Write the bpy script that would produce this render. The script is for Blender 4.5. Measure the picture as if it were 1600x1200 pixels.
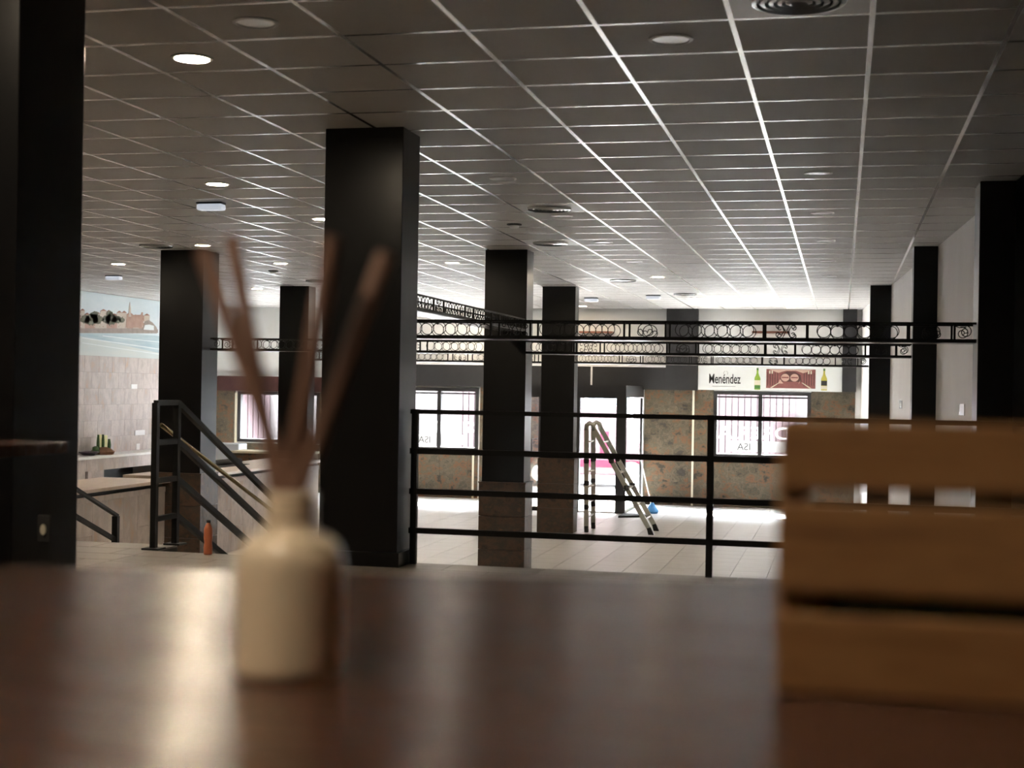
import bpy, math, random
from mathutils import Vector, Matrix
random.seed(7)
for o in list(bpy.data.objects): bpy.data.objects.remove(o)
sc = bpy.context.scene
COL = sc.collection

# ------------------------------------------------------------------ camera
F_PX, YAW, PITCH, ROLL = 2223.88, .2278, .0024, .0165
ZC = 2.31                       # camera height above the lower floor
CAM = Vector((0, 0, ZC))
fw = Vector((-math.sin(YAW)*math.cos(PITCH), math.cos(YAW)*math.cos(PITCH), math.sin(PITCH)))
rt = Vector((math.cos(YAW), math.sin(YAW), 0)); up = rt.cross(fw)
RT = math.cos(ROLL)*rt + math.sin(ROLL)*up; UP = -math.sin(ROLL)*rt + math.cos(ROLL)*up
cd = bpy.data.cameras.new('camera'); cam = bpy.data.objects.new('camera', cd); COL.objects.link(cam)
cd.sensor_width = 36; cd.lens = F_PX/1600*36; cd.clip_start = .02; cd.clip_end = 300
M = Matrix((RT, UP, -fw)).transposed().to_4x4(); M.translation = CAM
cam.matrix_world = M
cd.dof.use_dof = True; cd.dof.focus_distance = 16; cd.dof.aperture_fstop = 3.7
sc.camera = cam

# ------------------------------------------------------------------ world, sun, exposure
w = bpy.data.worlds.new('world'); sc.world = w; w.use_nodes = True
bg = w.node_tree.nodes['Background']; bg.inputs[0].default_value = (.86, .93, 1, 1); bg.inputs[1].default_value = 7.5
sd = bpy.data.lights.new('sun', 'SUN'); sd.energy = 13; sd.angle = .009; sd.color = (1, .95, .88)
sun = bpy.data.objects.new('sun', sd); COL.objects.link(sun)
sun.location = (0, 60, 50); sun.rotation_euler = Vector((-.03, -1, -.97)).to_track_quat('-Z', 'Y').to_euler()
vs = sc.view_settings
vs.view_transform = 'Standard'; vs.look = 'None'; vs.gamma = 1; vs.use_curve_mapping = False; vs.exposure = 3.92
cy = sc.cycles
cy.use_denoising = True; cy.max_bounces = 10; cy.diffuse_bounces = 6; cy.glossy_bounces = 5; cy.transparent_max_bounces = 12
cy.sample_clamp_indirect = 6; cy.caustics_reflective = False; cy.caustics_refractive = False

# ------------------------------------------------------------------ pixel helpers (1600x1200 frame)
def ray(x, y): return (x-800)/F_PX*RT - (y-600)/F_PX*UP + fw
def onz(x, y, z): d = ray(x, y); return CAM + d*((z-ZC)/d.z)
def ony(x, y, Y): d = ray(x, y); return CAM + d*(Y/d.y)
def onx(x, y, X): d = ray(x, y); return CAM + d*(X/d.x)
def project(p):
    q = Vector(p)-CAM; z = q.dot(fw)
    if z < .05: return None
    return 800+F_PX*q.dot(RT)/z, 600-F_PX*q.dot(UP)/z

ZL, ZU, ZT, ZCE = 0.0, 1.17, 2.12, 3.936    # lower floor, upper floor, table top, ceiling
YF = 28.6                                   # far wall
def wall_r_x(Y): return 1.85-.052*Y

# ------------------------------------------------------------------ materials
def mat(name, col, rough=.5, metal=0, spec=.5, noise=None, bump=None, emit=None, coat=0):
    """noise=(scale, colour2, detail, stretch) mixes a second colour; bump=(scale, strength)."""
    m = bpy.data.materials.new(name); m.use_nodes = True; nt = m.node_tree
    b = nt.nodes['Principled BSDF']
    b.inputs['Base Color'].default_value = (*col, 1); b.inputs['Roughness'].default_value = rough
    b.inputs['Metallic'].default_value = metal; b.inputs['Specular IOR Level'].default_value = spec
    if coat: b.inputs['Coat Weight'].default_value = coat; b.inputs['Coat Roughness'].default_value = .1
    def vec(stretch):
        g = nt.nodes.new('ShaderNodeNewGeometry'); oi = nt.nodes.new('ShaderNodeObjectInfo')
        mu = nt.nodes.new('ShaderNodeVectorMath'); mu.operation = 'MULTIPLY'; mu.inputs[1].default_value = stretch
        ad = nt.nodes.new('ShaderNodeVectorMath'); ad.operation = 'MULTIPLY_ADD'
        ad.inputs[1].default_value = (37, 53, 71)
        nt.links.new(g.outputs['Position'], mu.inputs[0]); nt.links.new(oi.outputs['Random'], ad.inputs[0])
        nt.links.new(mu.outputs[0], ad.inputs[2]); return ad.outputs[0]
    if noise:
        sca, c2, det, st = noise
        n = nt.nodes.new('ShaderNodeTexNoise'); n.inputs['Scale'].default_value = sca; n.inputs['Detail'].default_value = det
        n.inputs['Roughness'].default_value = .65 if det < 15 else .66
        nt.links.new(vec(st), n.inputs['Vector'])
        r = nt.nodes.new('ShaderNodeValToRGB'); cols = [col] + (c2 if isinstance(c2, list) else [c2])
        e = r.color_ramp.elements; k = len(cols)
        while len(e) < k: e.new(.5)
        for i in range(k):
            e[i].position = (.3+.4*i/(k-1)) if det < 15 else (.37+.26*i/(k-1)); e[i].color = (*cols[i], 1)
        nt.links.new(n.outputs['Fac'], r.inputs[0]); nt.links.new(r.outputs[0], b.inputs['Base Color'])
    if bump:
        n = nt.nodes.new('ShaderNodeTexNoise'); n.inputs['Scale'].default_value = bump[0]; n.inputs['Detail'].default_value = 4
        nt.links.new(vec(bump[2] if len(bump) > 2 else (1, 1, 1)), n.inputs['Vector'])
        bp = nt.nodes.new('ShaderNodeBump'); bp.inputs['Strength'].default_value = bump[1]; bp.inputs['Distance'].default_value = .01
        nt.links.new(n.outputs['Fac'], bp.inputs['Height']); nt.links.new(bp.outputs[0], b.inputs['Normal'])
    if emit:
        b.inputs['Emission Color'].default_value = (*emit[0], 1); b.inputs['Emission Strength'].default_value = emit[1]
    return m
def glass_mat(name, tint=(1, 1, 1), gloss=.08):
    m = bpy.data.materials.new(name); m.use_nodes = True; nt = m.node_tree; nt.nodes.clear()
    o = nt.nodes.new('ShaderNodeOutputMaterial'); t = nt.nodes.new('ShaderNodeBsdfTransparent'); g = nt.nodes.new('ShaderNodeBsdfGlossy')
    t.inputs[0].default_value = (*tint, 1); g.inputs['Roughness'].default_value = .02
    mx = nt.nodes.new('ShaderNodeMixShader'); mx.inputs[0].default_value = gloss
    nt.links.new(t.outputs[0], mx.inputs[1]); nt.links.new(g.outputs[0], mx.inputs[2]); nt.links.new(mx.outputs[0], o.inputs[0]); return m
def vinyl_mat(name='white vinyl film', thru=1.0):
    m = bpy.data.materials.new(name); m.use_nodes = True; nt = m.node_tree; nt.nodes.clear()
    o = nt.nodes.new('ShaderNodeOutputMaterial'); t = nt.nodes.new('ShaderNodeBsdfTranslucent'); d = nt.nodes.new('ShaderNodeBsdfDiffuse')
    n = nt.nodes.new('ShaderNodeTexNoise'); n.inputs['Scale'].default_value = 9; r = nt.nodes.new('ShaderNodeValToRGB')
    r.color_ramp.elements[0].color = (.86, .86, .86, 1); r.color_ramp.elements[1].color = (.95, .95, .95, 1)
    nt.links.new(n.outputs['Fac'], r.inputs[0]); nt.links.new(r.outputs[0], d.inputs[0])
    if thru == 1: nt.links.new(r.outputs[0], t.inputs[0])
    else: t.inputs[0].default_value = (thru, thru, thru, 1)
    mx = nt.nodes.new('ShaderNodeMixShader'); mx.inputs[0].default_value = .45
    nt.links.new(t.outputs[0], mx.inputs[1]); nt.links.new(d.outputs[0], mx.inputs[2]); nt.links.new(mx.outputs[0], o.inputs[0]); return m
MT = dict(
 black=mat('black satin paint', (.0035, .0035, .004), .28, spec=.3, noise=(2.2, (.005, .005, .005), 4, (1, 1, .3)), bump=(9, .04)),
 charcoal=mat('charcoal paint', (.018, .018, .019), .45, noise=(3, (.024, .024, .026), 3, (1, 1, 1))),
 iron=mat('black iron', (.004, .004, .004), .48, spec=.22, noise=(40, (.007, .007, .007), 3, (1, 1, 1))),
 plate=mat('pale metal plate', (.55, .57, .58), .25, .6, noise=(8, (.6, .6, .6), 3, (1, 1, 1))),
 plaster=mat('white plaster', (.76, .74, .725), .6, noise=(1.6, (.82, .80, .785), 5, (1, 1, .4)), bump=(7, .12)),
 far_plaster=mat('pale plaster', (.66, .66, .64), .7, noise=(1.2, (.7, .7, .68), 4, (1, 1, 1))),
 tile_c=mat('ceiling board', (.54, .53, .525), .6, spec=.3, noise=(60, (.57, .56, .555), 3, (1, 1, 1))),
 grid=mat('white enamel grid', (.88, .88, .87), .27, .72, spec=.9, noise=(5, (.82, .82, .81), 2, (1, 1, 1))),
 slab=mat('concrete slab', (.2, .2, .2), .9, noise=(3, (.25, .25, .25), 4, (1, 1, 1))),
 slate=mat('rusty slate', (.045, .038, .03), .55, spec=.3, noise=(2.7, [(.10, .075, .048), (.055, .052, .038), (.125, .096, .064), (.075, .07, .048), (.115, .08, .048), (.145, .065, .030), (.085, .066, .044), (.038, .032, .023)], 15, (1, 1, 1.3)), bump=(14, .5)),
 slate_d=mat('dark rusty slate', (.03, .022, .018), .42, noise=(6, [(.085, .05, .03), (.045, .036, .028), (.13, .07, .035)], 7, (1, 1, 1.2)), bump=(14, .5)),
 stone=mat('pink grey stone tile', (.40, .36, .34), .55, spec=.3, noise=(4, [(.55, .49, .47), (.44, .40, .39), (.50, .37, .29)], 6, (1, 1, .55)), bump=(10, .2)),
 grout=mat('grout', (.30, .28, .26), .8, noise=(20, (.26, .24, .22), 3, (1, 1, 1))),
 grout_s=mat('slate mortar', (.075, .064, .05), .8, noise=(20, (.09, .077, .06), 3, (1, 1, 1))),
 grout_d=mat('dark grout', (.06, .055, .05), .8, noise=(20, (.05, .045, .04), 3, (1, 1, 1))),
 floor_l=mat('pale floor tile', (.40, .39, .38), .38, spec=.4, noise=(7, (.48, .465, .45), 6, (.35, 2, 1)), bump=(9, .08)),
 floor_u=mat('brown grey floor tile', (.13, .112, .097), .4, noise=(6, (.18, .155, .135), 6, (.35, 2, 1)), bump=(9, .12)),
 white=mat('white plastic', (.75, .75, .75), .35, noise=(6, (.8, .8, .8), 2, (1, 1, 1))),
 white_d=mat('unlit diffuser', (.90, .91, .93), .3, .4, spec=1, noise=(6, (.89, .9, .92), 2, (1, 1, 1))),
 lamp=mat('lit diffuser', (.9, .8, .65), .4, noise=(4, (.9, .82, .66), 2, (1, 1, 1)), emit=((1, .82, .6), 28)),
 bottle_g=mat('dark green glass', (.008, .02, .010), .12, noise=(5, (.012, .03, .015), 2, (1, 1, 1))),
 bright_plate=mat('glossy white plate', (.92, .92, .92), .2, .5, noise=(6, (.95, .95, .95), 2, (1, 1, 1))),
 elens=mat('glowing lens', (.8, .82, .88), .4, noise=(6, (.84, .86, .92), 2, (1, 1, 1)), emit=((.8, .88, 1), .035)),
 dark=mat('void shade', (.01, .01, .01), .6, noise=(9, (.014, .014, .014), 2, (1, 1, 1))),  # near-black colour standing in for shade inside the counters
 wood_t=mat('dark red brown table wood', (.058, .025, .017), .22, spec=.45, noise=(9, [(.075, .034, .023), (.04, .017, .011)], 6, (.6, 9, 1)), bump=(24, .32, (.4, 2.5, 1))),
 wood_c=mat('orange pine', (.12, .052, .018), .5, noise=(9, [(.24, .122, .043), (.19, .09, .03), (.31, .17, .068)], 7, (.5, 1.5, 6)), bump=(30, .15, (.3, 1, 4))),
 wood_bar=mat('pale bar wood', (.42, .33, .27), .35, noise=(6, [(.5, .40, .33), (.34, .26, .21)], 6, (5, .4, 1))),
 wood_dk=mat('brown shelf wood', (.14, .055, .035), .5, noise=(8, (.2, .08, .05), 5, (.4, 3, 3))),
 ceramic=mat('cream ceramic', (.66, .55, .40), .3, noise=(5, (.7, .58, .43), 3, (1, 1, 1)), coat=.3),
 reed=mat('brown reed', (.19, .10, .065), .6, noise=(60, (.14, .072, .05), 3, (1, 1, .2))),
 maroon=mat('maroon board', (.045, .012, .010), .5, noise=(9, (.06, .017, .014), 4, (1, 1, 1))),
 alu=mat('dull aluminium', (.42, .42, .37), .35, .7, noise=(14, (.5, .5, .44), 4, (1, 1, .3))),
 alu_l=mat('bright aluminium', (.8, .8, .78), .25, .5, noise=(14, (.85, .85, .83), 3, (1, 1, 1))),
 rubber=mat('black rubber', (.015, .015, .015), .7, noise=(30, (.02, .02, .02), 2, (1, 1, 1))),
 sign=mat('white sign board', (.68, .71, .70), .45, noise=(2, (.71, .74, .73), 3, (1, 1, 1))),
 ink=mat('dark print', (.02, .02, .02), .5, noise=(9, (.03, .03, .03), 2, (1, 1, 1))),
 grey_ink=mat('grey print', (.3, .3, .3), .5, noise=(9, (.34, .34, .34), 2, (1, 1, 1))),
 green_b=mat('green print', (.20, .36, .04), .4, noise=(14, (.30, .45, .07), 3, (1, 1, 1))),
 green_d=mat('dark green print', (.05, .16, .035), .4, noise=(14, (.08, .22, .05), 3, (1, 1, 1))),
 yellow_b=mat('yellow print', (.42, .38, .05), .4, noise=(14, (.5, .45, .09), 3, (1, 1, 1))),
 cream_p=mat('cream print', (.6, .58, .45), .5, noise=(14, (.66, .62, .5), 3, (1, 1, 1))),
 cellar=mat('cellar red print', (.20, .07, .065), .5, noise=(8, (.26, .10, .09), 4, (1, 1, 1))),
 cellar_d=mat('cellar dark print', (.075, .03, .03), .5, noise=(8, (.1, .04, .04), 4, (1, 1, 1))),
 cellar_l=mat('cellar pale print', (.52, .33, .27), .5, noise=(8, (.58, .4, .33), 4, (1, 1, 1))),
 m_sky=mat('mural sky', (.50, .60, .66), .5, noise=(.9, (.64, .70, .73), 5, (1, .7, 2))),
 m_sea=mat('mural sea', (.30, .42, .50), .5, noise=(2.2, (.46, .55, .58), 5, (1, .5, 5))),
 m_sand=mat('mural wet sand', (.55, .58, .56), .5, noise=(2, (.48, .55, .56), 5, (1, .4, 4))),
 m_foam=mat('mural foam', (.68, .72, .73), .5, noise=(6, (.6, .66, .69), 4, (1, .5, 3))),
 m_tree=mat('mural trees', (.06, .07, .045), .5, noise=(9, (.12, .12, .08), 5, (1, 1, 1))),
 m_b1=mat('mural brick', (.34, .20, .16), .5, noise=(7, (.42, .28, .22), 4, (1, 1, 1))),
 m_b2=mat('mural stone', (.42, .36, .31), .5, noise=(7, (.5, .44, .38), 4, (1, 1, 1))),
 m_b3=mat('mural roof', (.25, .11, .08), .5, noise=(7, (.3, .15, .11), 4, (1, 1, 1))),
 m_wall=mat('mural sea wall', (.24, .20, .18), .5, noise=(9, (.32, .27, .24), 4, (1, 1, 1))),
 orange=mat('orange plastic', (.50, .15, .07), .35, noise=(9, (.56, .18, .09), 3, (1, 1, 1))),
 cactus=mat('cactus green', (.035, .09, .03), .5, noise=(20, (.06, .13, .045), 3, (1, 1, 1))),
 lime=mat('yellow green glaze', (.58, .58, .24), .4, noise=(9, (.64, .63, .32), 3, (1, 1, 1))),
 brown=mat('brown bark', (.12, .055, .025), .8, noise=(20, (.17, .08, .04), 4, (1, 1, 1))),
 violet=mat('dark violet ceramic', (.05, .04, .06), .3, noise=(9, (.08, .06, .09), 3, (1, 1, 1))),
 blue=mat('blue cloth', (.06, .24, .55), .8, noise=(20, (.09, .3, .62), 3, (1, 1, 1))),
 paper=mat('bluish white card', (.62, .68, .76), .5, noise=(4, (.68, .73, .8), 3, (1, 1, 1))),
 asphalt=mat('pavement', (.22, .215, .21), .85, noise=(3, (.26, .255, .25), 5, (1, 1, 1))),
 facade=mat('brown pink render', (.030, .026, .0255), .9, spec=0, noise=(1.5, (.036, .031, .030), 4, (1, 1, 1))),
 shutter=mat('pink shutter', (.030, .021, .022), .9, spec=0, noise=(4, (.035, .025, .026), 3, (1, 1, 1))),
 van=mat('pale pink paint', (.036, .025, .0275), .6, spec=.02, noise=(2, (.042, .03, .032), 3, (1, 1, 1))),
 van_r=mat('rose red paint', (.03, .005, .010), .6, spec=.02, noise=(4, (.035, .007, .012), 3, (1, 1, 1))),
 vinyl=vinyl_mat(), strip=vinyl_mat('dense white film', .22),
 glass=glass_mat('window glass', (.97, .98, .98), .06),
 pane_d=mat('dark window glass', (.02, .024, .028), .3, spec=.1, noise=(3, (.08, .09, .1), 2, (1, 1, 1))),
)

# ------------------------------------------------------------------ mesh builder
W = {}   # world location of parents
class MB:
    def __init__(s): s.v = []; s.f = []
    def quad(s, a, b, c, d):
        n = len(s.v); s.v += [Vector(a), Vector(b), Vector(c), Vector(d)]; s.f.append((n, n+1, n+2, n+3)); return s
    def box(s, x0, x1, y0, y1, z0, z1):
        n = len(s.v)
        s.v += [Vector((x, y, z)) for z in (z0, z1) for x, y in ((x0, y0), (x1, y0), (x1, y1), (x0, y1))]
        s.f += [tuple(n+i for i in q) for q in ((0, 3, 2, 1), (4, 5, 6, 7), (0, 1, 5, 4), (1, 2, 6, 5), (2, 3, 7, 6), (3, 0, 4, 7))]; return s
    def bar(s, p0, p1, wd, ht, upv=(0, 0, 1)):
        p0, p1 = Vector(p0), Vector(p1); d = (p1-p0).normalized(); u = Vector(upv)
        if abs(d.dot(u)) > .99: u = Vector((1, 0, 0))
        a = d.cross(u).normalized(); b = a.cross(d).normalized(); a *= wd/2; b *= ht/2; n = len(s.v)
        for p in (p0, p1): s.v += [p-a-b, p+a-b, p+a+b, p-a+b]
        s.f += [tuple(n+i for i in q) for q in ((0, 1, 2, 3), (7, 6, 5, 4), (0, 4, 5, 1), (1, 5, 6, 2), (2, 6, 7, 3), (3, 7, 4, 0))]; return s
    def tube(s, pts, r, n=6, closed=False):
        pts = [Vector(p) for p in pts]; k = len(pts); base = len(s.v); rr = r if isinstance(r, list) else [r]*k; pu = None
        for i, p in enumerate(pts):
            if closed: d = pts[(i+1) % k]-pts[i-1]
            else: d = pts[min(i+1, k-1)]-pts[max(i-1, 0)]
            d.normalize()
            if pu is None: pu = Vector((0, 0, 1)) if abs(d.z) < .9 else Vector((1, 0, 0))
            a = d.cross(pu).normalized(); b = a.cross(d).normalized(); pu = b
            s.v += [p+(a*math.cos(t)+b*math.sin(t))*rr[i] for t in [2*math.pi*j/n for j in range(n)]]
        for i in range(k if closed else k-1):
            for j in range(n):
                i2 = (i+1) % k; s.f.append((base+i*n+j, base+i*n+(j+1) % n, base+i2*n+(j+1) % n, base+i2*n+j))
        if not closed:
            s.f.append(tuple(base+j for j in reversed(range(n)))); s.f.append(tuple(base+(k-1)*n+j for j in range(n)))
        return s
    def lathe(s, prof, n=24, c=(0, 0, 0)):
        c = Vector(c); base = len(s.v); k = len(prof)
        for r, z in prof: s.v += [c+Vector((r*math.cos(t), r*math.sin(t), z)) for t in [2*math.pi*j/n for j in range(n)]]
        for i in range(k-1):
            for j in range(n): s.f.append((base+i*n+j, base+i*n+(j+1) % n, base+(i+1)*n+(j+1) % n, base+(i+1)*n+j))
        s.f.append(tuple(base+j for j in reversed(range(n)))); s.f.append(tuple(base+(k-1)*n+j for j in range(n))); return s
    def prism(s, pts, ext):
        """polygon pts extruded by vector ext"""
        ext = Vector(ext); n = len(s.v); k = len(pts); s.v += [Vector(p) for p in pts]+[Vector(p)+ext for p in pts]
        s.f.append(tuple(range(n, n+k))); s.f.append(tuple(range(n+2*k-1, n+k-1, -1)))
        for i in range(k): s.f.append((n+i, n+k+i, n+k+(i+1) % k, n+(i+1) % k))
        return s
    def mesh(s, name, material, off=Vector((0, 0, 0)), smooth=False):
        m = bpy.data.meshes.new(name); m.from_pydata([tuple(v-off) for v in s.v], [], s.f); m.update()
        import bmesh
        b = bmesh.new(); b.from_mesh(m); bmesh.ops.recalc_face_normals(b, faces=b.faces); b.to_mesh(m); b.free()
        m.materials.append(MT[material] if isinstance(material, str) else material)
        if smooth:
            for p in m.polygons: p.use_smooth = True
        return m
    def build(s, name, material, parent=None, smooth=False, bevel=0, local=False):
        """world-space vertices; the object's origin is its base centre, or the parent's origin for parts"""
        if parent is not None: off = Vector((0, 0, 0)) if local else W[parent.name]
        else:
            xs = [v.x for v in s.v]; ys = [v.y for v in s.v]; off = Vector(((min(xs)+max(xs))/2, (min(ys)+max(ys))/2, min(v.z for v in s.v)))
        o = bpy.data.objects.new(name, s.mesh(name, material, off, smooth)); COL.objects.link(o)
        if parent is not None: o.parent = parent; W[o.name] = W[parent.name] if not local else Vector((0, 0, 0))
        else: o.location = off; W[o.name] = off.copy()
        if bevel:
            bm = o.modifiers.new('bevel', 'BEVEL'); bm.width = bevel; bm.segments = 2; bm.limit_method = 'ANGLE'
        if smooth:
            try:
                md = o.modifiers.new('wn', 'WEIGHTED_NORMAL'); o.data.shade_smooth()
            except Exception: pass
        return o
def tag(o, label, cat, group=None):
    o['label'] = label; o['category'] = cat
    if group: o['group'] = group
    return o
def empty(name, loc, label=None, cat=None, group=None, rz=0, kind=None):
    o = bpy.data.objects.new(name, None); COL.objects.link(o); o.location = loc; o.rotation_euler.z = rz; o.empty_display_size = .1
    W[o.name] = Vector(loc)
    if label: tag(o, label, cat, group)
    if kind: o['kind'] = kind
    return o
def struct(o): o['kind'] = 'structure'; return o
def inst(name, mesh, parent, loc):
    """a piece that shares mesh data; loc is a world position"""
    o = bpy.data.objects.new(name, mesh); COL.objects.link(o)
    if parent is not None: o.parent = parent; o.location = Vector(loc)-W[parent.name]
    else: o.location = loc
    W[o.name] = Vector(loc); return o
def copy_tree(src, loc=None, parent=None):
    c = src.copy(); COL.objects.link(c)
    if parent is not None: c.parent = parent
    if loc is not None: c.location = loc; W[c.name] = Vector(loc)
    for ch in src.children: copy_tree(ch, None, c)
    return c

# ================================================================== STRUCTURE
XL = -13.4
# --- ceiling: slab, grid, boards
ceil_ = struct(MB().box(XL-.2, 2.2, -3.2, YF+.25, ZCE+.05, ZCE+.25).build('ceiling', 'slab'))
TX0, TY0, TS = -4.0965, 6.2738, .6
I0, I1, J0, J1 = -16, 10, -16, 37
for i in range(I0, I1+1):
    x = TX0+TS*i
    if x < XL or x > 2.1: continue
    MB().box(x-.012, x+.012, -3.2, YF, ZCE-.0025, ZCE+.05).build('main_runner', 'grid', ceil_)
for j in range(J0, J1+1):
    y = TY0+TS*j
    MB().box(XL, 2.1, y-.012, y+.012, ZCE-.0015, ZCE+.05).build('cross_tee', 'grid', ceil_)
tile_mesh = MB().box(-.2885, .2885, -.2885, .2885, 0, .02).mesh('ceiling_tile', 'tile_c')
vents = [(6, -1), (2, 10), (1, 15), (-7, 15), (-7, 24), (1, 24), (2, 29)]
cells = []
for i in range(I0, I1+1):
    for j in range(J0-1, J1+1):
        if (i, j) in vents: continue
        cx, cyy = TX0+TS*(i+.5), TY0+TS*(j+.5)
        if cx < XL or cx > 2.2 or cyy > YF: continue
        q = project((cx, cyy, ZCE)); a = 0
        if q and -60 < q[0] < 1660 and -60 < q[1] < 620 and cx < wall_r_x(cyy)+.3: a = 1/((Vector((cx, cyy, ZCE))-CAM).length)
        cells.append((a, cx, cyy))
cells.sort(reverse=True)
rest = MB()
for k, (a, cx, cyy) in enumerate(cells):
    if k < 300 and a > 0: inst('ceiling_tile', tile_mesh, ceil_, (cx, cyy, ZCE))
    else: rest.box(cx-.2885, cx+.2885, cyy-.2885, cyy+.2885, ZCE, ZCE+.02)
ro = rest.build('ceiling_tiles_beyond', 'tile_c', ceil_); ro['kind'] = 'stuff'

# --- lower floor
floor_l = struct(MB().box(XL-.2, 2.2, 8.0, YF+.2, -.12, -.012).build('floor', 'grout'))
FT = .45; ft_mesh = MB().box(-.222, .222, -.222, .222, -.012, 0).mesh('floor_tile', 'floor_l')
fc = []
for i in range(-31, 7):
    for j in range(0, 46):
        cx, cyy = -.2+FT*i, 8.35+FT*j
        if cx < XL or cx > wall_r_x(cyy)+.2 or cyy > YF: continue
        q = project((cx, cyy, 0)); a = 0
        if q and 640 < q[0] < 1230 and 700 < q[1] < 905: a = 1/cyy
        fc.append((a, cx, cyy))
fc.sort(reverse=True); rest = MB()
for k, (a, cx, cyy) in enumerate(fc):
    if k < 300 and a > 0: inst('floor_tile', ft_mesh, floor_l, (cx, cyy, 0))
    else: rest.box(cx-.222, cx+.222, cyy-.222, cyy+.222, -.012, 0)
ro = rest.build('floor_tiles_beyond', 'floor_l', floor_l); ro['kind'] = 'stuff'
# --- upper floor (raised platform) with tiles, and the flight of steps
YE, YE2, XS0, XS1 = 8.80, 9.16, -7.05, -4.5
um = MB().box(XL, 2.2, -3.2, YE, ZU-.25, ZU-.012)
um.box(XL, XS1, YE, YE2, ZU-.25, ZU-.012)
um.box(XS1, 2.2, YE-.15, YE, -.0, ZU-.25); um.box(XL, XS1, YE2-.15, YE2, -.0, ZU-.25)
floor_u = struct(um.build('floor_platform', 'grout_d'))
ut = MB().box(-.297, .297, -.147, .147, -.012, 0).mesh('platform_tile', 'floor_u')
rest = MB()
def plat_row(xa, xb, yhi, odd):
    x = xa-(.3 if odd else 0)
    while x < xb-.01:
        a_, b_ = max(x, xa), min(x+.6, xb)
        if b_-a_ > .02:
            near = yhi > 5.8 and -6.5 < a_ and b_ < 1.5
            if near and b_-a_ > .59: inst('platform_tile', ut, floor_u, ((a_+b_)/2, yhi-.15, ZU))
            elif near: MB().box(a_+.003, b_-.003, yhi-.297, yhi-.003, ZU-.012, ZU).build('platform_tile', 'floor_u', floor_u)
            else: rest.box(a_+.003, b_-.003, yhi-.297, yhi-.003, ZU-.012, ZU)
        x += .6
for j in range(40):
    plat_row(XL, XS1, YE2-.3*j, j % 2); plat_row(XS1, 2.15, YE-.3*j, (j+1) % 2)
ro = rest.build('platform_tiles_beyond', 'floor_u', floor_u); ro['kind'] = 'stuff'
stm = empty('stair_steps', (-5.78, 10.5, 0), 'dark tiled flight of steps leading down from the platform', 'stairs')
NS = 7; run = .40
for k in range(NS-1):
    y0 = YE2+run*k; z1 = ZU-(k+1)*ZU/NS
    MB().box(XS0, XS1, y0, y0+run, 0, z1).build('step', 'floor_u', stm)

# --- walls
# far wall: openings left to right
def X_at(px, Y=YF): return ony(px, 640, Y).x
W1 = (X_at(372), X_at(500), ony(372, 690, YF).z, ony(372, 611, YF).z)
W2 = (X_at(624), X_at(748), ony(700, 704, YF).z, ony(700, 606, YF).z)
W3 = (X_at(1115), X_at(1267), ony(1190, 716, YF).z, ony(1190, 612, YF).z)
XV0, XV1 = ony(812, 700, 26.2).x, ony(977, 700, 26.2).x
DR = (XV0, XV1, 0, ZC-.03)
wm = MB(); ops = [W1, W2, DR, W3]; x = XL-.2
for (a, b, z0, z1) in ops:
    wm.box(x, a, YF, YF+.2, 0, ZCE+.05)
    if z0 > .01: wm.box(a, b, YF, YF+.2, 0, z0)
    wm.box(a, b, YF, YF+.2, z1, ZCE+.05); x = b
wm.box(x, 2.2, YF, YF+.2, 0, ZCE+.05)
wall_far = struct(wm.build('wall_far', 'far_plaster'))
# slate cladding on the far wall, tile by tile
def clad(parent, x0, x1, z0, z1, Y, tw, th, material, holes=(), depth=.015, stag=0):
    nz = max(1, round((z1-z0)/th)); hz = (z1-z0)/nz
    MB().box(x0, x1, Y-depth+.004, Y, z0, z1).build('mortar', 'grout_s', parent)
    for r in range(nz):
        a = x0-(tw*.5 if r % 2 and stag else 0)
        while a < x1-.02:
            s0, s1 = max(a, x0), min(a+tw, x1); b0, b1 = z0+r*hz, z0+(r+1)*hz
            if s1-s0 > .03: MB().box(s0+.0015, s1-.0015, Y-depth-random.random()*.003, Y, b0+.0015, b1-.0015).build('slate_tile', material, parent)
            a += tw
zs = ZC+.02
clad(wall_far, XL, W1[0]-.06, 0, ony(350, 588, YF).z, YF, .6, .3, 'slate')
clad(wall_far, W1[0], W1[1], 0, W1[2]-.02, YF, .6, .3, 'slate')
clad(wall_far, W1[1], W2[0], 0, ZC-.1, YF, .6, .3, 'slate')
clad(wall_far, W2[0], W2[1]+.0, 0, W2[2]-.06, YF, .6, .45, 'slate', stag=1)
clad(wall_far, W2[1]+.03, XV0, 0, ZC, YF, .45, .45, 'slate')
clad(wall_far, XV1+.02, X_at(1082), 0, zs, YF, .6, .45, 'slate', stag=1)
clad(wall_far, X_at(1085), W3[0], 0, zs, YF, .6, .45, 'slate')
clad(wall_far, W3[0], W3[1], 0, W3[2]-.02, YF, .6, .45, 'slate', stag=1)
clad(wall_far, W3[1], X_at(1336), 0, zs, YF, .6, .45, 'slate', stag=1)
for n_, px in (('trim_1', 741), ('trim_2', 1083.5)):
    X = X_at(px); struct(MB().box(X-.02, X+.02, YF-.03, YF, 0, (W2[2]-.06 if px < 800 else zs)).build(n_, 'cream_p'))
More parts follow.
